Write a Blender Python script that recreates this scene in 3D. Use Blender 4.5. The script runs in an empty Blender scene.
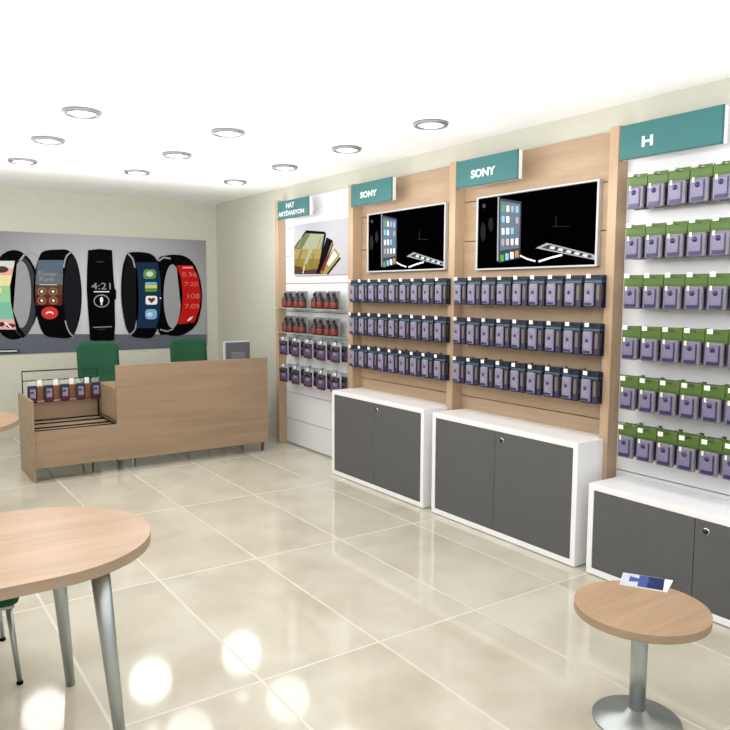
import bpy, bmesh, math, random
from mathutils import Vector, Matrix
random.seed(7)
C = bpy.context.scene.collection
PI = math.pi
EYE = 1.6
LAMP_W, WORLD, EXPOSURE = 6, .8, .12
# ------------------------------------------------------------------ materials
def lin(c):
    return tuple(((v/255)/12.92 if v/255 <= .04045 else (((v/255)+.055)/1.055)**2.4) for v in c) + (1,)
MATS = {}
def mat(name, rgb, rough=.5, metal=0, spec=.5, emit=None, alpha=None, coat=0):
    m = bpy.data.materials.new(name); m.use_nodes = True
    b = m.node_tree.nodes['Principled BSDF']
    b.inputs['Base Color'].default_value = lin(rgb)
    b.inputs['Roughness'].default_value = rough; b.inputs['Metallic'].default_value = metal
    b.inputs['Specular IOR Level'].default_value = spec
    if coat: b.inputs['Coat Weight'].default_value = coat; b.inputs['Coat Roughness'].default_value = .06
    if emit: b.inputs['Emission Color'].default_value = lin(rgb); b.inputs['Emission Strength'].default_value = emit
    if alpha is not None: b.inputs['Alpha'].default_value = alpha
    m.diffuse_color = lin(rgb)
    MATS[name] = m; return m
def noisy(m, scale=(4, 4, 4), amount=.06, nscale=3.0, detail=4, bump=0):
    """small value variation on a principled material, in object space"""
    nt = m.node_tree; b = nt.nodes['Principled BSDF']; base = b.inputs['Base Color'].default_value[:]
    tc = nt.nodes.new('ShaderNodeTexCoord'); mp = nt.nodes.new('ShaderNodeMapping'); mp.inputs['Scale'].default_value = scale
    nz = nt.nodes.new('ShaderNodeTexNoise'); nz.inputs['Scale'].default_value = nscale; nz.inputs['Detail'].default_value = detail
    cr = nt.nodes.new('ShaderNodeValToRGB')
    cr.color_ramp.elements[0].position = .3; cr.color_ramp.elements[1].position = .7
    cr.color_ramp.elements[0].color = tuple(v*(1-amount) for v in base[:3])+(1,)
    cr.color_ramp.elements[1].color = tuple(min(1, v*(1+amount)) for v in base[:3])+(1,)
    nt.links.new(tc.outputs['Object'], mp.inputs['Vector']); nt.links.new(mp.outputs['Vector'], nz.inputs['Vector'])
    nt.links.new(nz.outputs['Fac'], cr.inputs['Fac']); nt.links.new(cr.outputs['Color'], b.inputs['Base Color'])
    if bump:
        bp = nt.nodes.new('ShaderNodeBump'); bp.inputs['Strength'].default_value = bump; bp.inputs['Distance'].default_value = .002
        nt.links.new(nz.outputs['Fac'], bp.inputs['Height']); nt.links.new(bp.outputs['Normal'], b.inputs['Normal'])
    return m
def wood(name, rgb, stretch, rough=.42, amount=.13):
    m = mat(name, rgb, rough, spec=.35)
    nt = m.node_tree; b = nt.nodes['Principled BSDF']; base = b.inputs['Base Color'].default_value[:]
    tc = nt.nodes.new('ShaderNodeTexCoord'); mp = nt.nodes.new('ShaderNodeMapping'); mp.inputs['Scale'].default_value = stretch
    n1 = nt.nodes.new('ShaderNodeTexNoise'); n1.inputs['Scale'].default_value = 2.2; n1.inputs['Detail'].default_value = 6; n1.inputs['Distortion'].default_value = .6
    n2 = nt.nodes.new('ShaderNodeTexNoise'); n2.inputs['Scale'].default_value = 14; n2.inputs['Detail'].default_value = 3
    mx = nt.nodes.new('ShaderNodeMath'); mx.operation = 'MULTIPLY_ADD'; mx.inputs[1].default_value = .35
    cr = nt.nodes.new('ShaderNodeValToRGB')
    cr.color_ramp.elements[0].position = .42; cr.color_ramp.elements[1].position = .9
    cr.color_ramp.elements[0].color = (base[0]*(1-amount), base[1]*(1-amount*1.15), base[2]*(1-amount*1.35), 1)
    cr.color_ramp.elements[1].color = (min(1, base[0]*(1+amount)), base[1]*(1+amount), base[2]*(1+amount), 1)
    nt.links.new(tc.outputs['Object'], mp.inputs['Vector'])
    nt.links.new(mp.outputs['Vector'], n1.inputs['Vector']); nt.links.new(mp.outputs['Vector'], n2.inputs['Vector'])
    nt.links.new(n2.outputs['Fac'], mx.inputs[0]); nt.links.new(n1.outputs['Fac'], mx.inputs[2])
    nt.links.new(mx.outputs[0], cr.inputs['Fac']); nt.links.new(cr.outputs['Color'], b.inputs['Base Color'])
    return m
wood('wood_panel', (172, 147, 121), (3, .5, 5))        # grain runs along Y on the wall fixtures
wood('wood_post', (180, 154, 127), (5, 5, .5))
wood('wood_counter', (154, 131, 108), (.5, 3, 6))
wood('wood_table', (168, 140, 114), (.6, 6, 6), rough=.35, amount=.16)
wood('wood_edge', (158, 136, 116), (2, 2, 8))
mat('wall_paint', (194, 193, 180), .9, spec=.15); noisy(MATS['wall_paint'], amount=.015)
mat('ceiling_paint', (253, 253, 253), .95, spec=.1); noisy(MATS['ceiling_paint'], amount=.006)
mat('white_panel', (224, 224, 227), .35, spec=.4)
mat('white_lacquer', (240, 240, 241), .28, spec=.5)
mat('grey_door', (90, 90, 91), .5, spec=.3); noisy(MATS['grey_door'], amount=.03)
mat('groove_dark', (120, 96, 78), .8)
mat('groove_white', (150, 150, 150), .8)
mat('teal_sign', (50, 106, 106), .45, spec=.35)
mat('teal_edge', (30, 76, 80), .5)
mat('sign_white', (232, 234, 236), .5)
mat('green_fabric', (36, 80, 56), .75, spec=.2); noisy(MATS['green_fabric'], nscale=60, amount=.12)
mat('chrome', (200, 202, 205), .22, 1)
mat('satin_metal', (176, 182, 182), .38, .85)
mat('black_wire', (26, 22, 22), .4, .3)
mat('dark_wood', (96, 74, 58), .6)
mat('lamp_glass', (255, 253, 248), .4, emit=4.0)
mat('lamp_ring', (150, 150, 152), .35, .6)
mat('monitor_dark', (92, 94, 98), .45); mat('monitor_frame', (186, 188, 188), .4); mat('monitor_relief', (112, 114, 118), .4)
mat('black', (3,3,4), .7, spec=.04); mat('screen_black', (1, 1, 2), .8, spec=0)
mat('frame_white', (196, 196, 198), .4)
mat('lock_black', (14, 14, 14), .35)
# printed inks
for n, c in dict(softred=(206,110,104), print_grey=(150,150,153), slate=(52,54,62), ink=(18,19,25), ink2=(9,9,11), silver=(150,152,156), pale=(205,208,205), pinkish=(225,165,158),
                 cream=(226,214,160), mint=(150,196,150), aqua=(120,184,160), brown=(78,52,42), white=(236,236,236), steel=(88,102,120), steel2=(98,104,112),
                 umber=(84,62,48), rust=(86,36,24), tan=(176,122,76), red=(196,52,48), deepred=(184,22,20), navyscreen=(22,44,74), lime=(84,146,66), sky=(116,176,214),
                 yellow=(222,206,86), maroon=(120,28,36), gold=(150,130,74), olive=(94,106,76), palegreen=(150,156,128), mustard=(132,108,42),
                 band_ground=(92,98,108), poster_lilac=(178,177,184)).items():
    mat(n, c, .6, spec=.08)
# printed studio backdrop of the wristband poster: soft grey, darker at its corners
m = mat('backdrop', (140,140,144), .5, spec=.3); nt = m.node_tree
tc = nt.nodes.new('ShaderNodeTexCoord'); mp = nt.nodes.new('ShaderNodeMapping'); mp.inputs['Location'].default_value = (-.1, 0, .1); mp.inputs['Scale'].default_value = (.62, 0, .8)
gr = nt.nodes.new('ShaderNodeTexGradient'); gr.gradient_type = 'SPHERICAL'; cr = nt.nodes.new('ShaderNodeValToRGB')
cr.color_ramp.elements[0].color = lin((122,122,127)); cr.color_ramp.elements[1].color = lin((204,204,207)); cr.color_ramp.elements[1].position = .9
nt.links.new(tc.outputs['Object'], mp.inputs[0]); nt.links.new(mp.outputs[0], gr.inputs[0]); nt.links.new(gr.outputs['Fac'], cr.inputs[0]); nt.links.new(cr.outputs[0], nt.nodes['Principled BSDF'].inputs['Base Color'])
# merchandise
mat('card_navy', (28, 27, 52), .4); noisy(MATS['card_navy'], nscale=40, amount=.5); mat('card_teal', (56, 104, 112), .4); mat('shell_lilac', (132, 126, 152), .3, spec=.5); mat('shell_dark', (52, 46, 84), .35)
mat('shell_pale', (142, 138, 154), .3); mat('card_bronze', (112, 96, 88), .45); mat('card_green', (76, 104, 36), .5); mat('card_green_dark', (64, 94, 26), .5)
mat('shell_grey', (122, 117, 128), .35); mat('case_lilac', (116, 110, 138), .35); mat('case_navy', (44, 38, 84), .35)
mat('tag_white', (240, 240, 234), .5); mat('tag_cream', (228, 232, 200), .5)
mat('bottle_black', (34, 22, 26), .35); mat('bottle_flame', (122, 44, 30), .35); mat('card_grey', (128, 128, 132), .45)
mat('pouch_plum', (82, 66, 98), .4); mat('pouch_wine', (70, 36, 48), .4); mat('pouch_clear', (164, 166, 174), .2)
mat('amber', (132, 80, 48), .3); mat('leaflet_blue', (66, 84, 150), .35); mat('leaflet_navy', (24, 34, 88), .35); mat('leaflet_pale', (196, 204, 218), .35)
m = mat('clear_glass', (190, 214, 208), .08, spec=.6, alpha=.38)
m = mat('clear_plastic', (220, 224, 228), .1, spec=.6, alpha=.22)
for n_ in ('shell_lilac', 'shell_pale', 'case_lilac', 'shell_grey', 'pouch_plum', 'pouch_wine', 'bottle_flame'): noisy(MATS[n_], nscale=45, amount=.32)
# floor: large beige tiles, long side along Y
m = mat('floor_tile', (204, 199, 180), .16, spec=.5); nt = m.node_tree; b = nt.nodes['Principled BSDF']
tc = nt.nodes.new('ShaderNodeTexCoord')
mp = nt.nodes.new('ShaderNodeMapping'); mp.inputs['Location'].default_value = (-3.86, 2.47+.003, 0); mp.inputs['Rotation'].default_value = (0, 0, 0)
sx = nt.nodes.new('ShaderNodeSeparateXYZ'); nt.links.new(tc.outputs['Object'], sx.inputs[0])
def mth(op, a, b_=None, c=None):
    n = nt.nodes.new('ShaderNodeMath'); n.operation = op
    for i, v in enumerate((a, b_, c)):
        if v is None: continue
        if isinstance(v, (int, float)): n.inputs[i].default_value = v
        else: nt.links.new(v, n.inputs[i])
    return n.outputs[0]
def joint(sock, off, size, w):
    f = mth('FRACT', mth('DIVIDE', mth('ADD', sock, -off+20*size), size))
    d = mth('MULTIPLY', mth('MINIMUM', f, mth('SUBTRACT', 1, f)), size)
    return mth('LESS_THAN', d, w), mth('FLOOR', mth('DIVIDE', mth('ADD', sock, -off+20*size), size))
jx, ix = joint(sx.outputs[0], 1.87, .6, .0065); jy, iy = joint(sx.outputs[1], 3.86, 1.27, .0065)
jj = mth('MAXIMUM', jx, jy)
cb = nt.nodes.new('ShaderNodeCombineXYZ'); nt.links.new(ix, cb.inputs[0]); nt.links.new(iy, cb.inputs[1])
wn = nt.nodes.new('ShaderNodeTexWhiteNoise'); nt.links.new(cb.outputs[0], wn.inputs[0])
va = nt.nodes.new('ShaderNodeVectorMath'); va.operation = 'MULTIPLY_ADD'; va.inputs[1].default_value = (9, 9, 9); nt.links.new(wn.outputs['Color'], va.inputs[0]); nt.links.new(tc.outputs['Object'], va.inputs[2])
nz = nt.nodes.new('ShaderNodeTexNoise'); nz.inputs['Scale'].default_value = 2.6; nz.inputs['Detail'].default_value = 7; nz.inputs['Distortion'].default_value = .15; nt.links.new(va.outputs[0], nz.inputs['Vector'])
cr = nt.nodes.new('ShaderNodeValToRGB'); cr.color_ramp.elements[0].position = .3; cr.color_ramp.elements[1].position = .66
cr.color_ramp.elements[0].color = lin((184, 177, 158)); cr.color_ramp.elements[1].color = lin((204, 199, 184))
nt.links.new(nz.outputs['Fac'], cr.inputs[0])
mx = nt.nodes.new('ShaderNodeMix'); mx.data_type = 'RGBA'; nt.links.new(jj, mx.inputs['Factor']); nt.links.new(cr.outputs[0], mx.inputs[6]); mx.inputs[7].default_value = lin((208, 202, 189))
nt.links.new(mx.outputs[2], b.inputs['Base Color'])
nt.links.new(mth('MULTIPLY_ADD', jj, .3, .07), b.inputs['Roughness'])
# ------------------------------------------------------------------ mesh building
class MB:
    """collects shapes in world coordinates, then links them as ONE mesh object"""
    def __init__(s, *mats): s.bm = bmesh.new(); s.mats = []; [s.mi(x) for x in mats]
    def mi(s, name):
        if name not in s.mats: s.mats.append(name)
        return s.mats.index(name)
    def _merge(s, bm2, m, smooth=False):
        i = s.mi(m)
        for f in bm2.faces: f.material_index = i; f.smooth = smooth
        me = bpy.data.meshes.new('tmp'); bm2.to_mesh(me); s.bm.from_mesh(me); bpy.data.meshes.remove(me); bm2.free()
    def box(s, x0, x1, y0, y1, z0, z1, m, bev=0, seg=2):
        b = bmesh.new(); bmesh.ops.create_cube(b, size=1)
        x0, x1 = sorted((x0, x1)); y0, y1 = sorted((y0, y1)); z0, z1 = sorted((z0, z1))
        for v in b.verts: v.co = Vector(((x0+x1)/2+v.co.x*(x1-x0), (y0+y1)/2+v.co.y*(y1-y0), (z0+z1)/2+v.co.z*(z1-z0)))
        if bev: bmesh.ops.bevel(b, geom=b.edges[:], offset=bev, segments=seg, profile=.5, affect='EDGES')
        s._merge(b, m); return s
    def tube(s, pts, r, m, n=8, r1=None):
        b = bmesh.new(); rings = []; pts = [Vector(p) for p in pts]
        for i, p in enumerate(pts):
            d = (pts[min(i+1, len(pts)-1)]-pts[max(i-1, 0)]).normalized()
            u = d.orthogonal().normalized() if i == 0 else (u-d*u.dot(d)).normalized()
            w = d.cross(u); rr = r if r1 is None else r+(r1-r)*i/(len(pts)-1)
            rings.append([b.verts.new(p+(u*math.cos(2*PI*k/n)+w*math.sin(2*PI*k/n))*rr) for k in range(n)])
        for a, c in zip(rings, rings[1:]):
            for k in range(n): b.faces.new((a[k], a[(k+1) % n], c[(k+1) % n], c[k]))
        b.faces.new(rings[0][::-1]); b.faces.new(rings[-1])
        s._merge(b, m, True); return s
    def lathe(s, c, prof, m, n=24, smooth=True, axis='z'):
        b = bmesh.new(); rings = []
        for r, h in prof:
            rg = []
            for k in range(n):
                a = 2*PI*k/n; p = Vector((r*math.cos(a), r*math.sin(a), h))
                if axis == 'x': p = Vector((h, p.x, p.y))
                if axis == 'y': p = Vector((p.x, h, p.y))
                rg.append(b.verts.new(Vector(c)+p))
            rings.append(rg)
        for a, d in zip(rings, rings[1:]):
            for k in range(n): b.faces.new((a[k], a[(k+1) % n], d[(k+1) % n], d[k]))
        b.faces.new(rings[0][::-1]); b.faces.new(rings[-1]); bmesh.ops.recalc_face_normals(b, faces=b.faces[:])
        s._merge(b, m, smooth); return s
    def prism(s, pts, z0, z1, m, m_side=None, bev=0):
        b = bmesh.new(); lo = [b.verts.new((x, y, z0)) for x, y in pts]; hi = [b.verts.new((x, y, z1)) for x, y in pts]
        b.faces.new(lo[::-1]); b.faces.new(hi); n = len(pts)
        sides = [b.faces.new((lo[i], lo[(i+1) % n], hi[(i+1) % n], hi[i])) for i in range(n)]
        bmesh.ops.recalc_face_normals(b, faces=b.faces[:])
        i0, i1 = s.mi(m), s.mi(m_side or m); 
        for f in b.faces: f.material_index = i0
        for f in sides: f.material_index = i1
        me = bpy.data.meshes.new('tmp'); b.to_mesh(me); s.bm.from_mesh(me); bpy.data.meshes.remove(me); b.free(); return s
    def face(s, pts, m):
        f = s.bm.faces.new([s.bm.verts.new(p) for p in pts]); f.material_index = s.mi(m); return s
    def build(s, name, parent=None, origin=None, obj_loc=None):
        o_ = Vector(origin) if origin is not None else (parent['_o'] and Vector(parent['_o']) if parent is not None else Vector((0, 0, 0)))
        me = bpy.data.meshes.new(name)
        if o_.length: bmesh.ops.translate(s.bm, verts=s.bm.verts[:], vec=-o_)
        s.bm.to_mesh(me); s.bm.free()
        for x in s.mats: me.materials.append(MATS[x])
        ob = bpy.data.objects.new(name, me); C.objects.link(ob)
        ob['_o'] = list(o_)
        if parent is not None: ob.parent = parent
        else: ob.location = o_
        return ob
def tag(o, label=None, cat=None, group=None, kind=None):
    for k, v in (('label', label), ('category', cat), ('group', group), ('kind', kind)):
        if v: o[k] = v
    return o
def thing(name, loc, label, cat, group=None):
    o = bpy.data.objects.new(name, None); C.objects.link(o); o.location = loc; o['_o'] = list(loc); o.empty_display_size = .1
    return tag(o, label, cat, group)
def structure(o): o['kind'] = 'structure'; return o
def copy_tree(o, parent=None):
    c = o.copy(); C.objects.link(c); c.parent = parent
    for ch in o.children: copy_tree(ch, c)
    return c
# lettering as thin solid meshes: text width, height fitted; placed by an axis map
def letters(mb, txt, w, h, m, place, bold=0, depth=.002):
    cu = bpy.data.curves.new('t', 'FONT'); cu.body = txt; cu.size = 1; cu.offset = bold; cu.resolution_u = 3
    ob = bpy.data.objects.new('t', cu); C.objects.link(ob); bpy.context.view_layer.update()
    me = bpy.data.meshes.new_from_object(ob.evaluated_get(bpy.context.evaluated_depsgraph_get()))
    xs = [v.co.x for v in me.vertices]; ys = [v.co.y for v in me.vertices]
    x0, x1, y0, y1 = min(xs), max(xs), min(ys), max(ys)
    i = mb.mi(m); vs = [mb.bm.verts.new(place((v.co.x-x0)/(x1-x0)*w, (v.co.y-y0)/(y1-y0)*h)) for v in me.vertices]
    for p in me.polygons:
        try: f = mb.bm.faces.new([vs[k] for k in p.vertices]); f.material_index = i
        except ValueError: pass
    bpy.data.objects.remove(ob); bpy.data.curves.remove(cu); bpy.data.meshes.remove(me)
def print_art(mb, art, wall, face, step=.00025, shift=0, smin=None, smax=None, sx=1, sc=None):
    """the shapes printed on a poster, each ink a hair in front of the one before"""
    d = 0
    for e in art:
        d += step
        if wall == 'back': P = lambda s, z, d=d: (s, face-d, z)
        else: P = lambda s, z, d=d: (face-d, s+shift, z)
        if e[0] == 'p':
            pts = [P(min(max(s, smin), smax) if smin is not None else s, z) for s, z in e[2]]
            q = []
            for p in pts:
                if not q or (Vector(p)-Vector(q[-1])).length > 1e-5: q.append(p)
            if len(q) < 3: continue
            b = bmesh.new(); f = b.faces.new([b.verts.new(p) for p in q]); bmesh.ops.triangulate(b, faces=[f], ngon_method='EAR_CLIP')
            bmesh.ops.recalc_face_normals(b, faces=b.faces[:]); mb._merge(b, e[1])
        else:
            _, col, txt, (s0, z0), w, h, bo = e; sg = 1 if wall == 'back' else -1
            letters(mb, txt, w, h, col, lambda u, v: P(s0+sg*u, z0+v), bold=0)
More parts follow.
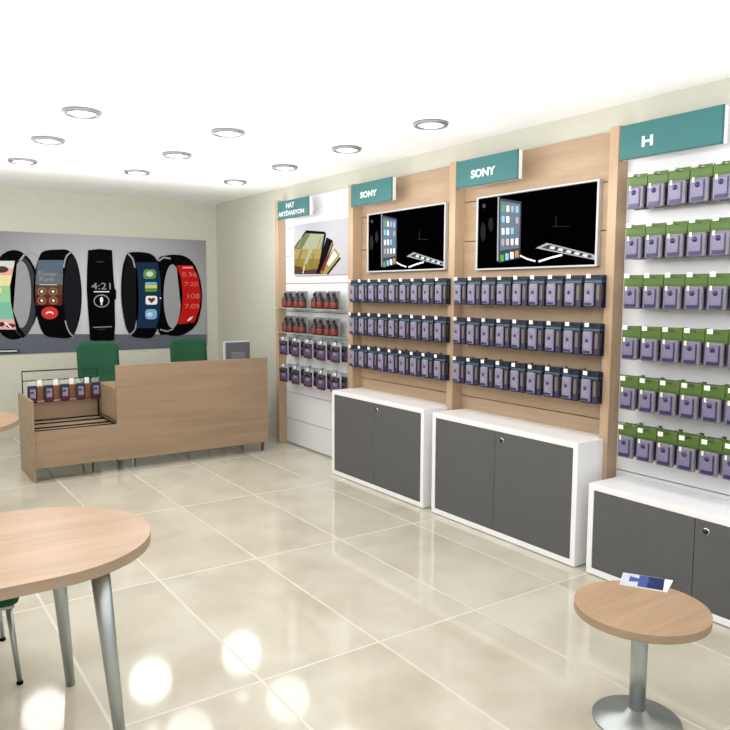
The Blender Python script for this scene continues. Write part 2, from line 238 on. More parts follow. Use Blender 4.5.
BANDS = [('p', 'band_ground', [(0.981, 1.153), (3.527, 1.073), (3.519, 0.921), (0.971, 0.92)]), ('p', 'black', [(1.593, 1.568), (1.582, 1.458), (1.558, 1.353), (1.523, 1.26), (1.477, 1.182), (1.424, 1.125), (1.367, 1.09), (1.308, 1.08), (1.251, 1.094), (1.198, 1.132), (1.151, 1.191), (1.114, 1.268), (1.088, 1.359), (1.074, 1.46), (1.072, 1.566), (1.083, 1.672), (1.106, 1.773), (1.139, 1.864), (1.183, 1.94), (1.233, 1.998), (1.289, 2.035), (1.347, 2.049), (1.404, 2.04), (1.459, 2.006), (1.507, 1.949), (1.546, 1.873), (1.574, 1.781), (1.59, 1.677)]), ('p', 'slate', [(1.557, 1.543), (1.549, 1.446), (1.535, 1.354), (1.516, 1.272), (1.491, 1.204), (1.462, 1.153), (1.431, 1.122), (1.4, 1.112), (1.369, 1.123), (1.341, 1.156), (1.317, 1.208), (1.298, 1.276), (1.285, 1.358), (1.279, 1.448), (1.279, 1.543), (1.286, 1.637), (1.3, 1.727), (1.319, 1.807), (1.344, 1.875), (1.372, 1.926), (1.402, 1.958), (1.433, 1.97), (1.464, 1.96), (1.492, 1.93), (1.516, 1.879), (1.536, 1.812), (1.55, 1.73), (1.557, 1.639)]), ('p', 'print_grey', [(1.502, 1.571), (1.497, 1.489), (1.486, 1.412), (1.472, 1.342), (1.454, 1.285), (1.433, 1.241), (1.411, 1.215), (1.388, 1.206), (1.366, 1.216), (1.347, 1.243), (1.33, 1.287), (1.316, 1.345), (1.307, 1.413), (1.303, 1.49), (1.304, 1.57), (1.31, 1.65), (1.32, 1.726), (1.334, 1.795), (1.352, 1.852), (1.372, 1.895), (1.394, 1.923), (1.417, 1.932), (1.438, 1.924), (1.458, 1.898), (1.476, 1.855), (1.489, 1.798), (1.499, 1.729), (1.503, 1.652)]), ('p', 'black', [(1.339, 1.961), (1.29, 1.781), (1.267, 1.583), (1.278, 1.383), (1.34, 1.181), (1.399, 1.093), (1.431, 1.119), (1.375, 1.2), (1.316, 1.393), (1.306, 1.583), (1.328, 1.774), (1.377, 1.952)]), ('p', 'silver', [(1.41, 1.927), (1.456, 1.991), (1.509, 2.015), (1.565, 1.982), (1.576, 2.002), (1.512, 2.038), (1.443, 2.008), (1.394, 1.94)]), ('p', 'pale', [(1.109, 1.925), (1.354, 1.932), (1.336, 1.851), (1.105, 1.846)]), ('p', 'pinkish', [(1.105, 1.846), (1.336, 1.851), (1.32, 1.778), (1.102, 1.774)]), ('p', 'cream', [(1.102, 1.774), (1.32, 1.778), (1.294, 1.664), (1.097, 1.662)]), ('p', 'mint', [(1.097, 1.662), (1.294, 1.664), (1.295, 1.486), (1.09, 1.486)]), ('p', 'aqua', [(1.09, 1.486), (1.295, 1.486), (1.321, 1.303), (1.082, 1.307)]), ('p', 'pinkish', [(1.082, 1.307), (1.321, 1.303), (1.336, 1.191), (1.078, 1.197)]), ('p', 'brown', [(1.287, 1.838), (1.285, 1.83), (1.279, 1.823), (1.271, 1.816), (1.261, 1.81), (1.248, 1.806), (1.234, 1.803), (1.219, 1.802), (1.205, 1.802), (1.191, 1.805), (1.179, 1.809), (1.169, 1.814), (1.161, 1.82), (1.157, 1.828), (1.155, 1.836), (1.157, 1.843), (1.162, 1.851), (1.17, 1.858), (1.181, 1.864), (1.193, 1.868), (1.207, 1.871), (1.222, 1.872), (1.237, 1.872), (1.25, 1.869), (1.263, 1.866), (1.273, 1.86), (1.281, 1.854), (1.285, 1.846)]), ('p', 'brown', [(1.329, 1.232), (1.328, 1.227), (1.324, 1.222), (1.319, 1.218), (1.312, 1.215), (1.303, 1.212), (1.293, 1.211), (1.284, 1.21), (1.274, 1.211), (1.264, 1.213), (1.256, 1.216), (1.249, 1.22), (1.244, 1.224), (1.241, 1.229), (1.24, 1.234), (1.241, 1.239), (1.245, 1.244), (1.25, 1.248), (1.257, 1.252), (1.266, 1.254), (1.275, 1.256), (1.285, 1.256), (1.295, 1.255), (1.305, 1.253), (1.313, 1.25), (1.32, 1.247), (1.325, 1.242), (1.328, 1.237)]), ('p', 'cream', [(1.211, 1.615), (1.21, 1.604), (1.206, 1.594), (1.201, 1.585), (1.193, 1.577), (1.185, 1.571), (1.176, 1.568), (1.166, 1.567), (1.156, 1.568), (1.147, 1.571), (1.139, 1.577), (1.132, 1.585), (1.128, 1.594), (1.125, 1.604), (1.124, 1.615), (1.126, 1.625), (1.129, 1.635), (1.135, 1.645), (1.142, 1.652), (1.151, 1.658), (1.16, 1.662), (1.17, 1.663), (1.179, 1.662), (1.188, 1.658), (1.197, 1.653), (1.203, 1.645), (1.208, 1.636), (1.211, 1.626)]), ('p', 'slate', [(1.223, 1.251), (1.222, 1.245), (1.22, 1.239), (1.217, 1.235), (1.212, 1.231), (1.207, 1.228), (1.201, 1.226), (1.195, 1.225), (1.19, 1.226), (1.184, 1.228), (1.179, 1.231), (1.175, 1.236), (1.172, 1.241), (1.171, 1.246), (1.17, 1.252), (1.171, 1.258), (1.173, 1.263), (1.177, 1.268), (1.181, 1.272), (1.186, 1.275), (1.192, 1.277), (1.198, 1.277), (1.203, 1.276), (1.209, 1.274), (1.214, 1.271), (1.218, 1.267), (1.221, 1.262), (1.223, 1.257)]), ('p', 'white', [(1.222, 1.27), (1.286, 1.203), (1.296, 1.214), (1.232, 1.28)]), ('p', 'black', [(1.649, 2.047), (1.691, 2.059), (1.742, 2.066), (1.791, 2.069), (1.831, 2.073), (1.869, 2.074), (1.902, 2.065), (1.932, 2.045), (1.957, 2.015), (1.98, 1.975), (1.998, 1.922), (2.012, 1.858), (2.022, 1.79), (2.029, 1.719), (2.033, 1.644), (2.033, 1.569), (2.029, 1.493), (2.021, 1.416), (2.011, 1.346), (1.996, 1.282), (1.979, 1.224), (1.961, 1.175), (1.945, 1.137), (1.927, 1.108), (1.901, 1.088), (1.858, 1.079), (1.807, 1.08), (1.756, 1.086), (1.706, 1.092), (1.656, 1.103), (1.616, 1.13), (1.588, 1.18), (1.568, 1.246), (1.553, 1.319), (1.538, 1.397), (1.528, 1.481), (1.524, 1.567), (1.528, 1.658), (1.539, 1.751), (1.552, 1.831), (1.566, 1.892), (1.581, 1.941), (1.598, 1.98), (1.611, 2.01), (1.625, 2.031)]), ('p', 'ink', [(2.021, 1.569), (2.016, 1.469), (2.006, 1.374), (1.992, 1.289), (1.975, 1.218), (1.956, 1.165), (1.936, 1.132), (1.915, 1.122), (1.895, 1.134), (1.877, 1.167), (1.862, 1.221), (1.85, 1.292), (1.842, 1.376), (1.839, 1.47), (1.84, 1.568), (1.846, 1.666), (1.855, 1.76), (1.869, 1.843), (1.886, 1.913), (1.905, 1.966), (1.925, 1.999), (1.945, 2.011), (1.965, 2.001), (1.983, 1.969), (1.999, 1.916), (2.011, 1.846), (2.019, 1.762), (2.022, 1.668)]), ('p', 'silver', [(1.856, 1.869), (1.871, 1.944), (1.894, 2.001), (1.932, 2.034), (1.921, 2.048), (1.88, 2.011), (1.854, 1.949), (1.839, 1.872)]), ('p', 'silver', [(1.836, 1.278), (1.857, 1.192), (1.883, 1.13), (1.92, 1.092), (1.931, 1.103), (1.895, 1.139), (1.871, 1.197), (1.85, 1.282)]), ('p', 'steel', [(1.584, 1.947), (1.847, 1.954), (1.836, 1.803), (1.561, 1.798)]), ('p', 'steel2', [(1.561, 1.798), (1.839, 1.804), (1.829, 1.683), (1.549, 1.68)]), ('p', 'umber', [(1.549, 1.68), (1.832, 1.683), (1.823, 1.565), (1.542, 1.564)]), ('p', 'rust', [(1.542, 1.564), (1.826, 1.565), (1.817, 1.45), (1.54, 1.452)]), ('t', 'print_grey', 'Flower', (1.585, 1.774), 0.188, 0.05, 0), ('t', 'print_grey', 'Punk', (1.594, 1.717), 0.153, 0.049, 0), ('p', 'pale', [(1.589, 1.676), (1.769, 1.674), (1.769, 1.683), (1.59, 1.684)]), ('p', 'tan', [(1.655, 1.604), (1.651, 1.588), (1.641, 1.574), (1.626, 1.564), (1.608, 1.561), (1.591, 1.564), (1.577, 1.574), (1.568, 1.587), (1.565, 1.604), (1.569, 1.62), (1.579, 1.634), (1.594, 1.644), (1.611, 1.647), (1.628, 1.644), (1.643, 1.635), (1.652, 1.621)]), ('p', 'umber', [(1.647, 1.604), (1.644, 1.591), (1.635, 1.58), (1.623, 1.572), (1.609, 1.569), (1.594, 1.572), (1.583, 1.579), (1.575, 1.591), (1.573, 1.604), (1.576, 1.617), (1.585, 1.629), (1.597, 1.636), (1.611, 1.639), (1.625, 1.636), (1.637, 1.629), (1.645, 1.618)]), ('p', 'white', [(1.624, 1.604), (1.619, 1.592), (1.609, 1.588), (1.6, 1.592), (1.596, 1.604), (1.6, 1.616), (1.61, 1.621), (1.62, 1.616)]), ('p', 'tan', [(1.773, 1.605), (1.769, 1.588), (1.758, 1.574), (1.743, 1.565), (1.725, 1.561), (1.708, 1.564), (1.694, 1.574), (1.684, 1.588), (1.681, 1.604), (1.685, 1.621), (1.696, 1.635), (1.711, 1.645), (1.728, 1.648), (1.746, 1.645), (1.76, 1.636), (1.77, 1.622)]), ('p', 'umber', [(1.765, 1.605), (1.761, 1.591), (1.753, 1.58), (1.74, 1.572), (1.726, 1.57), (1.711, 1.572), (1.699, 1.58), (1.692, 1.591), (1.689, 1.604), (1.693, 1.618), (1.701, 1.629), (1.714, 1.637), (1.728, 1.64), (1.743, 1.637), (1.755, 1.63), (1.762, 1.618)]), ('p', 'white', [(1.741, 1.605), (1.737, 1.593), (1.726, 1.588), (1.716, 1.593), (1.713, 1.605), (1.717, 1.616), (1.728, 1.621), (1.737, 1.617)]), ('p', 'tan', [(1.651, 1.504), (1.647, 1.488), (1.637, 1.474), (1.622, 1.464), (1.604, 1.461), (1.587, 1.465), (1.573, 1.474), (1.564, 1.488), (1.561, 1.505), (1.565, 1.521), (1.576, 1.535), (1.59, 1.544), (1.608, 1.548), (1.625, 1.544), (1.639, 1.535), (1.648, 1.521)]), ('p', 'umber', [(1.643, 1.504), (1.64, 1.491), (1.632, 1.48), (1.619, 1.472), (1.605, 1.47), (1.591, 1.472), (1.579, 1.48), (1.571, 1.491), (1.569, 1.505), (1.572, 1.518), (1.581, 1.529), (1.593, 1.537), (1.607, 1.539), (1.622, 1.537), (1.633, 1.529), (1.641, 1.518)]), ('p', 'white', [(1.62, 1.504), (1.616, 1.493), (1.605, 1.488), (1.596, 1.493), (1.592, 1.505), (1.597, 1.516), (1.607, 1.521), (1.616, 1.516)]), ('p', 'tan', [(1.772, 1.504), (1.768, 1.487), (1.758, 1.473), (1.743, 1.464), (1.725, 1.461), (1.708, 1.464), (1.693, 1.474), (1.684, 1.488), (1.681, 1.504), (1.685, 1.521), (1.695, 1.535), (1.71, 1.544), (1.728, 1.548), (1.745, 1.544), (1.76, 1.535), (1.769, 1.521)]), ('p', 'umber', [(1.764, 1.504), (1.761, 1.491), (1.752, 1.479), (1.74, 1.472), (1.725, 1.469), (1.711, 1.472), (1.699, 1.479), (1.691, 1.491), (1.689, 1.504), (1.692, 1.518), (1.701, 1.529), (1.713, 1.537), (1.728, 1.539), (1.742, 1.537), (1.754, 1.529), (1.762, 1.518)]), ('p', 'white', [(1.741, 1.504), (1.736, 1.492), (1.726, 1.487), (1.716, 1.492), (1.712, 1.504), (1.717, 1.516), (1.727, 1.521), (1.737, 1.516)]), ('p', 'red', [(1.772, 1.366), (1.769, 1.35), (1.762, 1.335), (1.751, 1.322), (1.737, 1.311), (1.72, 1.303), (1.701, 1.298), (1.681, 1.297), (1.662, 1.299), (1.643, 1.304), (1.627, 1.313), (1.614, 1.324), (1.604, 1.338), (1.598, 1.353), (1.596, 1.368), (1.599, 1.384), (1.606, 1.398), (1.617, 1.412), (1.631, 1.423), (1.648, 1.431), (1.667, 1.436), (1.686, 1.437), (1.706, 1.436), (1.724, 1.43), (1.741, 1.422), (1.754, 1.41), (1.764, 1.397), (1.77, 1.382)]), ('p', 'white', [(1.649, 1.352), (1.665, 1.368), (1.701, 1.368), (1.716, 1.351), (1.726, 1.362), (1.705, 1.382), (1.662, 1.383), (1.64, 1.363)]), ('p', 'black', [(2.117, 2.074), (2.246, 2.094), (2.384, 2.083), (2.391, 1.776), (2.399, 1.649), (2.417, 1.617), (2.415, 1.53), (2.394, 1.498), (2.394, 1.218), (2.377, 1.041), (2.243, 1.022), (2.106, 1.05), (2.094, 1.381), (2.087, 1.615), (2.098, 1.849)]), ('p', 'slate', [(2.203, 1.937), (2.279, 1.939), (2.28, 1.954), (2.203, 1.952)]), ('t', 'print_grey', '4:21', (2.14, 1.631), 0.215, 0.075, 0), ('p', 'white', [(2.162, 1.598), (2.339, 1.599), (2.339, 1.611), (2.162, 1.61)]), ('p', 'silver', [(2.335, 1.498), (2.333, 1.481), (2.326, 1.465), (2.315, 1.451), (2.3, 1.439), (2.283, 1.43), (2.264, 1.425), (2.244, 1.423), (2.225, 1.425), (2.206, 1.431), (2.19, 1.44), (2.176, 1.452), (2.166, 1.466), (2.16, 1.482), (2.158, 1.498), (2.161, 1.515), (2.168, 1.531), (2.179, 1.545), (2.193, 1.557), (2.21, 1.566), (2.229, 1.571), (2.249, 1.573), (2.268, 1.571), (2.287, 1.566), (2.304, 1.557), (2.317, 1.545), (2.328, 1.531), (2.334, 1.515)]), ('p', 'black', [(2.324, 1.498), (2.321, 1.484), (2.315, 1.47), (2.306, 1.458), (2.293, 1.448), (2.278, 1.441), (2.262, 1.436), (2.244, 1.435), (2.227, 1.437), (2.211, 1.441), (2.197, 1.449), (2.185, 1.459), (2.177, 1.471), (2.171, 1.484), (2.17, 1.498), (2.172, 1.512), (2.178, 1.526), (2.188, 1.537), (2.2, 1.547), (2.215, 1.555), (2.231, 1.56), (2.248, 1.561), (2.265, 1.56), (2.282, 1.555), (2.296, 1.547), (2.308, 1.537), (2.317, 1.525), (2.322, 1.512)]), ('p', 'white', [(2.266, 1.51), (2.262, 1.489), (2.252, 1.476), (2.24, 1.476), (2.231, 1.489), (2.228, 1.51), (2.232, 1.531), (2.242, 1.544), (2.254, 1.544), (2.263, 1.531)]), ('p', 'white', [(2.238, 1.482), (2.237, 1.451), (2.253, 1.451), (2.254, 1.482)]), ('p', 'silver', [(2.141, 1.191), (2.354, 1.194), (2.354, 1.204), (2.141, 1.2)]), ('p', 'slate', [(2.198, 1.164), (2.279, 1.166), (2.279, 1.178), (2.198, 1.176)]), ('p', 'black', [(2.915, 1.976), (2.943, 2.025), (2.978, 2.037), (3.018, 2.043), (3.066, 2.053), (3.119, 2.057), (3.169, 2.057), (3.21, 2.053), (3.248, 2.044), (3.283, 2.029), (3.317, 2.008), (3.349, 1.98), (3.378, 1.943), (3.404, 1.895), (3.426, 1.839), (3.443, 1.777), (3.457, 1.712), (3.466, 1.642), (3.469, 1.572), (3.466, 1.501), (3.458, 1.431), (3.445, 1.365), (3.429, 1.303), (3.409, 1.246), (3.383, 1.197), (3.348, 1.157), (3.307, 1.126), (3.263, 1.102), (3.219, 1.084), (3.173, 1.073), (3.128, 1.068), (3.082, 1.071), (3.037, 1.08), (2.996, 1.091), (2.96, 1.088), (2.928, 1.086), (2.903, 1.13), (2.887, 1.249), (2.879, 1.412), (2.877, 1.57), (2.883, 1.721), (2.895, 1.868)]), ('p', 'print_grey', [(3.198, 1.553), (3.193, 1.465), (3.183, 1.383), (3.168, 1.308), (3.149, 1.246), (3.127, 1.2), (3.103, 1.172), (3.079, 1.162), (3.054, 1.173), (3.032, 1.202), (3.012, 1.249), (2.997, 1.311), (2.985, 1.385), (2.979, 1.466), (2.979, 1.552), (2.983, 1.638), (2.993, 1.72), (3.008, 1.793), (3.027, 1.854), (3.048, 1.9), (3.072, 1.929), (3.096, 1.94), (3.12, 1.931), (3.143, 1.903), (3.163, 1.857), (3.179, 1.796), (3.191, 1.722), (3.197, 1.64)]), ('p', 'silver', [(2.934, 1.968), (2.992, 2.009), (3.075, 1.997), (3.079, 2.019), (2.988, 2.031), (2.922, 1.985)]), ('p', 'silver', [(2.92, 1.144), (3.016, 1.119), (3.095, 1.149), (3.089, 1.164), (3.015, 1.135), (2.925, 1.159)]), ('p', 'deepred', [(3.147, 1.928), (3.349, 1.933), (3.422, 1.796), (3.453, 1.572), (3.426, 1.384), (3.364, 1.231), (3.146, 1.209), (3.196, 1.368), (3.219, 1.571), (3.201, 1.774)]), ('p', 'pinkish', [(3.226, 1.894), (3.354, 1.897), (3.354, 1.914), (3.227, 1.911)]), ('t', 'softred', '0.96', (3.216, 1.792), 0.188, 0.059, 0), ('t', 'softred', '7:20', (3.241, 1.678), 0.175, 0.052, 0), ('t', 'softred', '108', (3.282, 1.525), 0.151, 0.061, 0), ('t', 'softred', '7:09', (3.241, 1.401), 0.189, 0.059, 0), ('p', 'white', [(3.267, 1.255), (3.306, 1.292), (3.346, 1.306), (3.321, 1.269), (3.282, 1.247)]), ('p', 'black', [(2.576, 2.063), (2.625, 2.072), (2.688, 2.074), (2.745, 2.073), (2.787, 2.068), (2.822, 2.06), (2.853, 2.046), (2.878, 2.027), (2.898, 2.002), (2.915, 1.967), (2.929, 1.923), (2.941, 1.87), (2.949, 1.806), (2.955, 1.727), (2.958, 1.638), (2.958, 1.552), (2.954, 1.475), (2.947, 1.401), (2.938, 1.334), (2.926, 1.273), (2.912, 1.219), (2.895, 1.17), (2.876, 1.127), (2.854, 1.089), (2.828, 1.063), (2.796, 1.051), (2.759, 1.051), (2.718, 1.055), (2.67, 1.059), (2.618, 1.068), (2.575, 1.088), (2.546, 1.126), (2.525, 1.176), (2.509, 1.233), (2.494, 1.299), (2.483, 1.373), (2.476, 1.446), (2.472, 1.517), (2.471, 1.587), (2.473, 1.657), (2.478, 1.731), (2.486, 1.805), (2.495, 1.868), (2.505, 1.918), (2.517, 1.958), (2.53, 1.992), (2.54, 2.022), (2.551, 2.046)]), ('p', 'ink2', [(2.663, 1.57), (2.658, 1.469), (2.649, 1.372), (2.636, 1.286), (2.62, 1.214), (2.602, 1.16), (2.582, 1.127), (2.562, 1.116), (2.542, 1.128), (2.525, 1.162), (2.509, 1.216), (2.498, 1.288), (2.49, 1.374), (2.486, 1.469), (2.487, 1.57), (2.492, 1.669), (2.501, 1.764), (2.514, 1.849), (2.529, 1.921), (2.548, 1.974), (2.567, 2.008), (2.587, 2.02), (2.606, 2.009), (2.624, 1.976), (2.639, 1.923), (2.651, 1.852), (2.66, 1.767), (2.664, 1.671)]), ('p', 'silver', [(2.559, 2.042), (2.609, 1.99), (2.632, 1.887), (2.651, 1.892), (2.627, 1.999), (2.574, 2.056)]), ('p', 'silver', [(2.573, 1.092), (2.629, 1.155), (2.656, 1.264), (2.64, 1.268), (2.615, 1.162), (2.561, 1.103)]), ('p', 'navyscreen', [(2.652, 1.951), (2.911, 1.958), (2.942, 1.806), (2.947, 1.552), (2.923, 1.334), (2.877, 1.171), (2.64, 1.176), (2.665, 1.355), (2.676, 1.57), (2.67, 1.801)]), ('p', 'lime', [(2.859, 1.873), (2.882, 1.864), (2.891, 1.841), (2.89, 1.792), (2.88, 1.769), (2.856, 1.76), (2.769, 1.758), (2.746, 1.767), (2.737, 1.79), (2.739, 1.838), (2.749, 1.861), (2.772, 1.871)]), ('p', 'pale', [(2.858, 1.819), (2.852, 1.803), (2.835, 1.79), (2.813, 1.786), (2.792, 1.79), (2.776, 1.801), (2.771, 1.817), (2.777, 1.833), (2.793, 1.846), (2.815, 1.85), (2.837, 1.846), (2.852, 1.835)]), ('p', 'sky', [(2.885, 1.722), (2.895, 1.718), (2.899, 1.708), (2.899, 1.69), (2.894, 1.68), (2.884, 1.675), (2.77, 1.674), (2.76, 1.678), (2.756, 1.688), (2.757, 1.706), (2.761, 1.716), (2.772, 1.721)]), ('p', 'yellow', [(2.756, 1.681), (2.898, 1.683), (2.897, 1.643), (2.755, 1.642)]), ('p', 'lime', [(2.887, 1.65), (2.894, 1.647), (2.897, 1.639), (2.897, 1.617), (2.893, 1.61), (2.886, 1.607), (2.765, 1.606), (2.757, 1.609), (2.754, 1.617), (2.755, 1.638), (2.758, 1.646), (2.766, 1.649)]), ('p', 'white', [(2.877, 1.558), (2.892, 1.551), (2.899, 1.536), (2.897, 1.474), (2.89, 1.459), (2.874, 1.453), (2.777, 1.453), (2.762, 1.46), (2.756, 1.475), (2.758, 1.536), (2.765, 1.551), (2.78, 1.558)]), ('p', 'maroon', [(2.827, 1.469), (2.784, 1.513), (2.792, 1.534), (2.818, 1.534), (2.828, 1.523), (2.843, 1.534), (2.865, 1.534), (2.872, 1.513)]), ('p', 'sky', [(2.855, 1.399), (2.88, 1.388), (2.891, 1.362), (2.889, 1.313), (2.878, 1.287), (2.852, 1.277), (2.782, 1.278), (2.757, 1.289), (2.747, 1.315), (2.748, 1.363), (2.759, 1.389), (2.785, 1.399)]), ('p', 'pale', [(2.838, 1.335), (2.831, 1.319), (2.812, 1.31), (2.79, 1.31), (2.772, 1.32), (2.765, 1.336), (2.773, 1.352), (2.791, 1.362), (2.814, 1.361), (2.832, 1.351)]), ('p', 'white', [(2.946, 1.531), (2.944, 1.523), (2.937, 1.52), (2.93, 1.523), (2.928, 1.531), (2.931, 1.538), (2.937, 1.541), (2.944, 1.538)]), ('p', 'black', [(1.115, 0.977), (1.355, 0.97), (1.355, 0.976), (1.115, 0.983)]), ('p', 'black', [(1.113, 0.943), (1.357, 0.939), (1.357, 0.946), (1.114, 0.949)]), ('p', 'black', [(1.353, 0.975), (1.351, 0.939), (1.358, 0.938), (1.359, 0.975)]), ('p', 'pale', [(1.114, 0.956), (1.33, 0.952), (1.331, 0.965), (1.114, 0.968)])]
PHONES = [('p', 'gold', [(5.799, 2.019), (5.713, 1.955), (5.728, 1.916), (5.932, 1.781), (6.08, 1.784), (5.943, 1.923)]), ('p', 'black', [(5.71, 1.931), (5.944, 1.783), (5.919, 1.772), (5.687, 1.92)]), ('p', 'pale', [(5.81, 1.999), (5.745, 1.95), (5.898, 1.852), (5.943, 1.877)]), ('p', 'black', [(5.942, 2.127), (5.836, 2.094), (5.819, 2.056), (6.023, 1.782), (6.155, 1.785)]), ('p', 'gold', [(5.846, 2.077), (6.056, 1.79), (6.035, 1.785), (5.826, 2.072)]), ('p', 'maroon', [(5.92, 1.969), (5.871, 2.013), (6.011, 1.82), (6.08, 1.792)]), ('p', 'black', [(6.328, 2.219), (5.987, 2.184), (5.956, 2.17), (5.951, 2.144), (6.108, 1.784), (6.58, 1.793), (6.576, 2.065), (6.353, 2.206)]), ('p', 'olive', [(6.341, 2.193), (5.978, 2.16), (6.029, 2.02), (6.569, 2.046), (6.569, 2.058)]), ('p', 'palegreen', [(6.244, 2.179), (5.992, 2.159), (6.056, 2.022), (6.416, 2.039)]), ('p', 'gold', [(6.569, 2.046), (6.029, 2.02), (6.08, 1.881), (6.571, 1.896)]), ('p', 'mustard', [(6.57, 1.946), (6.061, 1.928), (6.117, 1.822), (6.344, 1.816), (6.571, 1.883)]), ('p', 'brown', [(6.571, 1.877), (6.418, 1.86), (6.393, 1.795), (6.572, 1.798)]), ('p', 'palegreen', [(6.166, 2.163), (6.373, 1.895), (6.313, 1.883), (6.108, 2.149)]), ('p', 'gold', [(6.055, 2.141), (6.185, 1.934), (6.162, 1.929), (6.033, 2.136)]), ('p', 'olive', [(6.431, 2.029), (6.528, 1.897), (6.499, 1.891), (6.402, 2.023)]), ('p', 'palegreen', [(6.305, 1.987), (6.385, 1.868), (6.361, 1.863), (6.282, 1.982)]), ('p', 'olive', [(6.184, 1.981), (6.252, 1.839), (6.23, 1.836), (6.163, 1.978)]), ('p', 'gold', [(6.426, 2.163), (6.503, 2.057), (6.481, 2.052), (6.405, 2.159)]), ('p', 'brown', [(6.343, 1.828), (6.117, 1.834), (6.132, 1.789), (6.373, 1.794)]), ('p', 'pale', [(6.372, 1.866), (6.397, 1.795), (6.38, 1.794), (6.354, 1.864)])]
